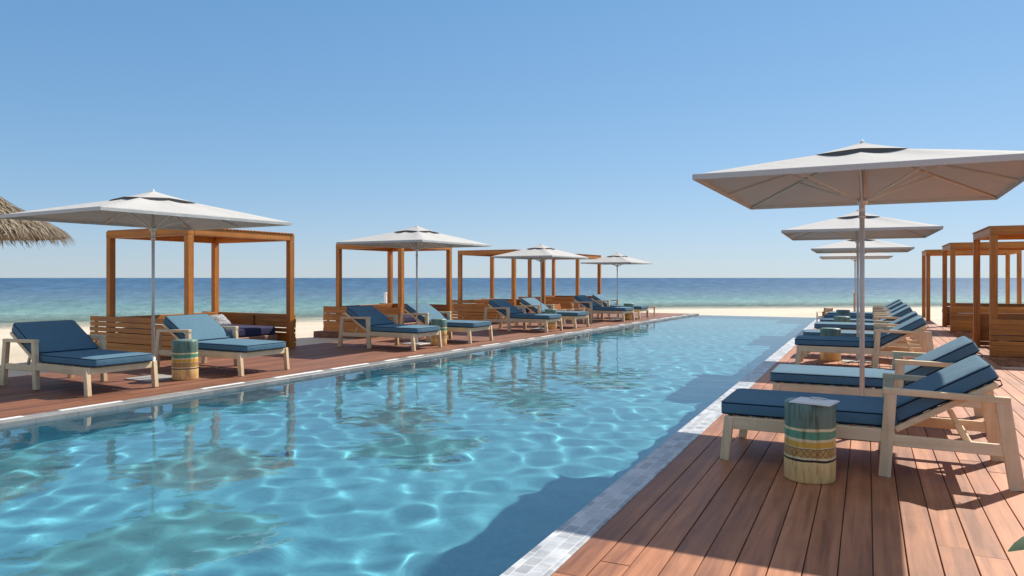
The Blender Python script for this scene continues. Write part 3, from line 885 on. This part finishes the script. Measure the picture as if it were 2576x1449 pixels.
t = empty('menu_board', (-0.325, 5.485, 0.5435), R(-14))
MB().box((-0.135, -0.125, 0.0), (0.135, 0.105, 0.006), 0.001, Matrix.Rotation(R(1.0), 4, 'X')).build('backing', M['paper'], t)
MB().box((-0.128, -0.120, 0.0070), (0.128, 0.095, 0.0095), 0.0005, Matrix.Rotation(R(1.0), 4, 'X')).build('sheet', M['paper'], t)
mb = MB(); mb.tube([(-0.05, 0.088, 0.011), (-0.045, 0.065, 0.018), (-0.02, 0.05, 0.022), (0.02, 0.05, 0.022), (0.045, 0.065, 0.018), (0.05, 0.088, 0.011)], 0.0045, 8)
mb.box((-0.055, 0.080, 0.0095), (0.055, 0.098, 0.016), 0.002)
mb.build('clip', M['clip'], t)
tag(t, 'white menu clipboard lying on the foreground painted stump', 'clipboard')

# ------------------------------------------------------------------ cabanas
def make_cabana(width, depth=2.08, back=0.40, walls=True, wseed=1, height=2.25):
    """front at x=0 (towards the pool), depth along -x, width along +y"""
    rd = random.Random(wseed)
    t = empty('cabana')
    p = 0.115
    px = [-p / 2, -depth + p / 2]; py = [p / 2, width - p / 2]
    for x in px:
        for y in py: MB().box((x - p / 2, y - p / 2, 0), (x + p / 2, y + p / 2, height - 0.130), 0.005).build('post', M['teakz'], t)
    zt = height - 0.128
    for y in py: MB().box((-depth, y - p / 2 - 0.003, zt), (0.0, y + p / 2 + 0.003, height), 0.005).build('roof_beam', M['teakx'], t)
    for x in px: MB().box((x - p / 2 - 0.003, p + 0.004, zt + 0.003), (x + p / 2 + 0.003, width - p - 0.004, height - 0.003), 0.005).build('roof_beam', M['teaky'], t)
    mb = MB(); nsl = 31
    for k in range(nsl):
        y = 0.06 + (width - 0.12) * k / (nsl - 1)
        mb.box((-depth - 0.02, y - 0.029, height + 0.001), (0.02, y + 0.029, height + 0.024), 0.002)
    mb.build('roof_slats', M['teakx'], t)
    if walls:
        rows = 7; hw = 0.665
        def row_z(k): return 0.012 + k * hw / rows, 0.012 + (k + 1) * hw / rows - (0.002 if rd.random() < 0.62 else 0.014)
        for s in (0, 1):
            mb = MB()
            yb = -0.036 if s == 0 else width + 0.003
            for k in range(rows):
                z0, z1 = row_z(k)
                o_ = rd.uniform(0, 0.006)
                mb.box((-depth - back + rd.uniform(-0.012, 0.012), yb - o_, z0), (0.0 + rd.uniform(-0.01, 0.012), yb + 0.033 - o_ * (1 - 2 * s) * 0, z1), 0.003)
            for x in (-depth - back + 0.12, -depth * 0.5):
                yy0 = yb + 0.037 if s == 0 else yb - 0.042
                mb.box((x - 0.03, yy0, 0.01), (x + 0.03, yy0 + 0.034, hw - 0.03), 0.003)
            mb.build('side_wall', M['teakx'], t)
        mb = MB()
        for k in range(rows):
            z0, z1 = row_z(k)
            if k in (3, 4, 5): z1 -= 0.024
            mb.box((-depth + p + 0.004, 0.10, z0), (-depth + p + 0.036, width - 0.10, z1), 0.003)
        mb.build('back_wall', M['teaky'], t)
        MB().box((-depth + p + 0.06, 0.16, 0.0), (-0.30, width - 0.16, 0.255), 0.01).build('bench', M['bench'], t)
        mb = MB(); cushion(mb, depth - 0.55, width - 0.34, 0.17, 0.04, 0.012, Matrix.Translation((-(depth - 0.55) / 2 - 0.33, width / 2, 0.256)))
        mb.build('mattress', M['indigo'], t)
    return t
CG = 'orange timber cabanas behind the loungers'
CLAB = ['leftmost orange timber cabana, the biggest, behind the leftmost parasol',
        'second timber cabana from the left, with sand showing beside its slatted wall',
        'third timber cabana from the left, behind the third left parasol',
        'fourth and farthest timber cabana of the left row, open to the sea']
for i, (x, y, w) in enumerate(CAB_L):
    o = make_cabana(w, 2.36 if i == 0 else 2.13, 0.46 if i == 0 else 0.40, True, 3 + i, 2.27)
    o.location = (x, y, 0); o.rotation_euler = (0, 0, LROT)
    tag(o, CLAB[i], 'cabana', CG)
for i, (y, w, walls, lab) in enumerate([
        (15.45, 2.35, True, 'nearest timber cabana of the right row, cut by the right photo edge'),
        (22.35, 2.35, True, 'middle timber cabana of the right row, tall posts over an indigo day bed'),
        (27.6, 2.2, False, 'bare four post timber pergola without walls, farthest of the right row')]):
    o = make_cabana(w, 2.2 if walls else 2.6, 0.35, walls, 20 + i, 2.30)
    # opening faces the pool, so turn it round: front at smaller X
    o.location = (1.97 - (0.0 if walls else 0.22), y + w, 0); o.rotation_euler = (0, 0, math.pi)
    tag(o, lab, 'cabana', CG)

# scatter pillow inside the leftmost cabana
mb = MB(); cushion(mb, 0.36, 0.36, 0.13, 0.055, 0.03, Matrix.Identity(4))
pl = mb.build('pillow', M['pillow'])
pl.location = (-12.02, 11.0, 0.455); pl.rotation_euler = (R(4), R(34), R(-4))
tag(pl, 'grey patterned pillow on the day bed of the leftmost cabana', 'pillow')

# ------------------------------------------------------------------ low wooden chairs, side table, beach posts
def make_chair():
    t = empty('wooden_chair')
    for x in (-0.2, 0.2):
        for y in (-0.21, 0.21):
            MB().beam((x * 1.05, y, 0), (x, y, 0.40 if x > 0 else 0.42), 0.04, 0.045, (1, 0, 0), 0.003).build('leg', M['palez'], t)
    for y in (-0.21, 0.21): MB().box((-0.24, y - 0.028, 0.42), (0.25, y + 0.028, 0.445), 0.004).build('armrest', M['palex'], t)
    mb = MB()
    for k in range(6): mb.box((-0.2 + 0.068 * k, -0.19, 0.245), (-0.145 + 0.068 * k, 0.19, 0.265), 0.003)
    mb.build('seat', M['teaky'], t)
    mb = MB(); tilt = Matrix.Translation((-0.18, 0, 0.26)) @ Matrix.Rotation(R(-14), 4, 'Y')
    for k in range(6): mb.box((-0.012, -0.19, 0.02 + 0.054 * k), (0.012, 0.19, 0.066 + 0.054 * k), 0.003, tilt)
    for y in (-0.185, 0.185): mb.box((-0.034, y - 0.02, -0.02), (-0.013, y + 0.02, 0.36), 0.003, tilt)
    mb.build('backrest', M['teaky'], t)
    return t
ch = make_chair()
for i, (x, y, rz, lab) in enumerate([
        (-8.30, 20.75, -15, 'low slatted wooden chair, left one of two behind the left row of loungers'),
        (-8.00, 21.55, -12, 'low slatted wooden chair, right one of two behind the left row of loungers'),
        (-1.20, 25.0, -120, 'low wooden chair at the sea end of the right deck beside the pool corner')]):
    o = ch if i == 0 else copy_tree(ch)
    o.location = (x, y, 0); o.rotation_euler = (0, 0, R(rz))
    if i == 2: o.scale = (0.75, 0.75, 0.75)
    tag(o, lab, 'chair', 'low wooden chairs at the far end of the decks')
t = empty('side_table', (-7.08, 26.25, 0), R(10))
MB().box((-0.17, -0.15, 0.325), (0.17, 0.15, 0.350), 0.004).build('table_top', M['teakx'], t)
for x in (-0.13, 0.13):
    for y in (-0.11, 0.11): MB().box((x - 0.015, y - 0.015, 0), (x + 0.015, y + 0.015, 0.324), 0.003).build('leg', M['palez'], t)
tag(t, 'low wooden side table at the sea end of the left deck', 'side table')
def beach_post(lat, d, top, w, m, name, lab, cat):
    x, y = cw(lat, d)
    i = int(np.abs(gx - x).argmin()); j = int(np.abs(gy - y).argmin())
    zb = Z[i, j]
    t = empty(name, (x, y, zb))
    MB().box((-w, -w, -0.3), (w, w, top - zb - 0.06), 0.008).build('shaft', m, t)
    MB().box((-w * 1.25, -w * 1.25, top - zb - 0.059), (w * 1.25, w * 1.25, top - zb), 0.008).build('cap', m, t)
    tag(t, lab, cat)
beach_post((970 - 1288) / 1850 * 26.0, 26.0, 1.4 - (736 - 699) / 1850 * 26.0, 0.042, M['white'], 'beach_post', 'short white post standing on the beach behind the second left cabana', 'post')
beach_post((2150 - 1288) / 1850 * 36.0, 36.0, 1.4 - (737 - 699) / 1850 * 36.0, 0.05, M['teakz'], 'beach_post', 'short brown timber post on the beach beside the right row of parasol poles', 'post')

# ------------------------------------------------------------------ thatched beach shade, far left
tx, ty = cw(-10.52, 14.0)
t = empty('thatched_shade', (tx, ty, -0.10))
prof = [(0.0, 3.62), (0.45, 3.19), (0.9, 2.87), (1.43, 2.58), (1.74, 2.40), (1.84, 2.32)]
def pz(r): return float(np.interp(r, [q[0] for q in prof], [q[1] for q in prof]))
mb = MB(); mb.lathe([(1.76, 2.30), (1.72, 2.33), (0.9, 2.74), (0.45, 3.05), (0.05, 3.48)], 40, cap=False)
mb.lathe([(1.76, 2.31), (1.74, 2.39), (1.43, 2.55), (0.9, 2.83), (0.45, 3.15), (0.02, 3.56)], 40, cap=False)
for k in range(7500):
    a_ = random.random() * 2 * math.pi
    r0 = 1.72 * math.sqrt(random.random()) ** 1.0
    ln = random.uniform(0.22, 0.42)
    r1 = r0 + ln * random.uniform(0.75, 0.95)
    lift = random.uniform(0.0, 0.05)
    da = random.gauss(0, 0.05)
    w = random.uniform(0.004, 0.011)
    p0 = Vector((r0 * math.cos(a_), r0 * math.sin(a_), pz(r0) + lift * 0.4))
    rm = (r0 + r1) / 2
    def hang(r):
        return pz(r) if r < 1.74 else pz(1.74) - (r - 1.74) * random.uniform(0.8, 1.35)
    pm = Vector((rm * math.cos(a_ + da * .5), rm * math.sin(a_ + da * .5), hang(rm) + lift))
    rr1 = min(r1, random.uniform(1.82, 1.97))
    p1 = Vector((rr1 * math.cos(a_ + da), rr1 * math.sin(a_ + da), hang(rr1) + lift * 0.6 - random.uniform(0, 0.05)))
    sd = Vector((-math.sin(a_), math.cos(a_), 0)) * w
    mb.add([p0 - sd, p0 + sd, pm + sd, pm - sd, p1 + sd * 0.35, p1 - sd * 0.35], [(0, 1, 2, 3), (3, 2, 4, 5)])
mb.build('thatch', M['straw'], t)
MB().tube([(0, 0, -0.3), (0.01, 0, 1.5), (0, 0, 3.45)], [0.09, 0.085, 0.07], 14).build('post', M['darkwood'], t)
for k in range(8):
    a_ = k * math.pi / 4 + 0.2; c, s = math.cos(a_), math.sin(a_)
    MB().beam((0.05 * c, 0.05 * s, 3.38), (1.70 * c, 1.70 * s, 2.29), 0.05, 0.06).build('rafter', M['darkwood'], t)
mb = MB(); mb.tube([(1.32 * math.cos(q * math.pi / 12), 1.32 * math.sin(q * math.pi / 12), 2.44) for q in range(24)], 0.035, 8, closed=True)
mb.build('ring_beam', M['darkwood'], t)
tag(t, 'straw thatched beach shade with ragged fringe entering at the far left edge', 'beach shade')

# ------------------------------------------------------------------ leafy plant at the lower right corner
px_, py_ = cw(1.905, 2.25)
t = empty('potted_plant', (px_, py_, 0.0))
MB().lathe([(0.10, 0.0), (0.12, 0.02), (0.155, 0.26), (0.175, 0.265), (0.175, 0.30), (0.15, 0.30), (0.145, 0.27), (0.02, 0.27)], 28).build('pot', M['pot'], t)
def leaf(mb, p, dirv, ln, wd, droop):
    p = Vector(p); d = Vector(dirv).normalized(); side = d.cross(Vector((0, 0, 1))).normalized(); n = 8
    vs, fs = [], []
    for k in range(n + 1):
        f = k / n; w = wd * math.sin(math.pi * min(f * 0.94 + 0.05, 1)) ** 0.8
        c = p + d * ln * f + Vector((0, 0, -droop * f * f))
        vs += [c - side * w, c + Vector((0, 0, -0.12 * w)), c + side * w]
    for k in range(n):
        for q in (0, 1): fs.append((k * 3 + q, k * 3 + q + 1, k * 3 + q + 4, k * 3 + q + 3))
    mb.add(vs, fs, True)
stems = MB(); lv = MB()
lat_dir = Vector((CT, ST, 0)); fwd = Vector((-ST, CT, 0))
aim = [(-1.0, 0.0, 0.61, 0.29), (-0.5, 0.8, 0.5, 0.20), (0.4, 0.9, 0.62, 0.26), (1, 0.1, 0.56, 0.28), (0.5, -0.8, 0.68, 0.27), (-0.4, -0.9, 0.52, 0.18), (0.9, 0.6, 0.74, 0.2), (0.7, -0.5, 0.44, 0.24), (0.1, 0.3, 0.80, 0.16)]
for (la, fo, zz, ln) in aim:
    d = (lat_dir * la + fwd * fo).normalized(); b = d * 0.10 + Vector((0, 0, zz))
    stems.tube([(0, 0, 0.26), d * 0.04 + Vector((0, 0, zz * 0.7)), b], [0.009, 0.007, 0.004], 6)
    leaf(lv, b, d + Vector((0, 0, 0.15)), ln, 0.058, 0.09)
stems.build('stem', M['leaf'], t); lv.build('foliage', M['leaf'], t)
tag(t, 'green leaf tip of a plant poking in at the lower right corner', 'plant')
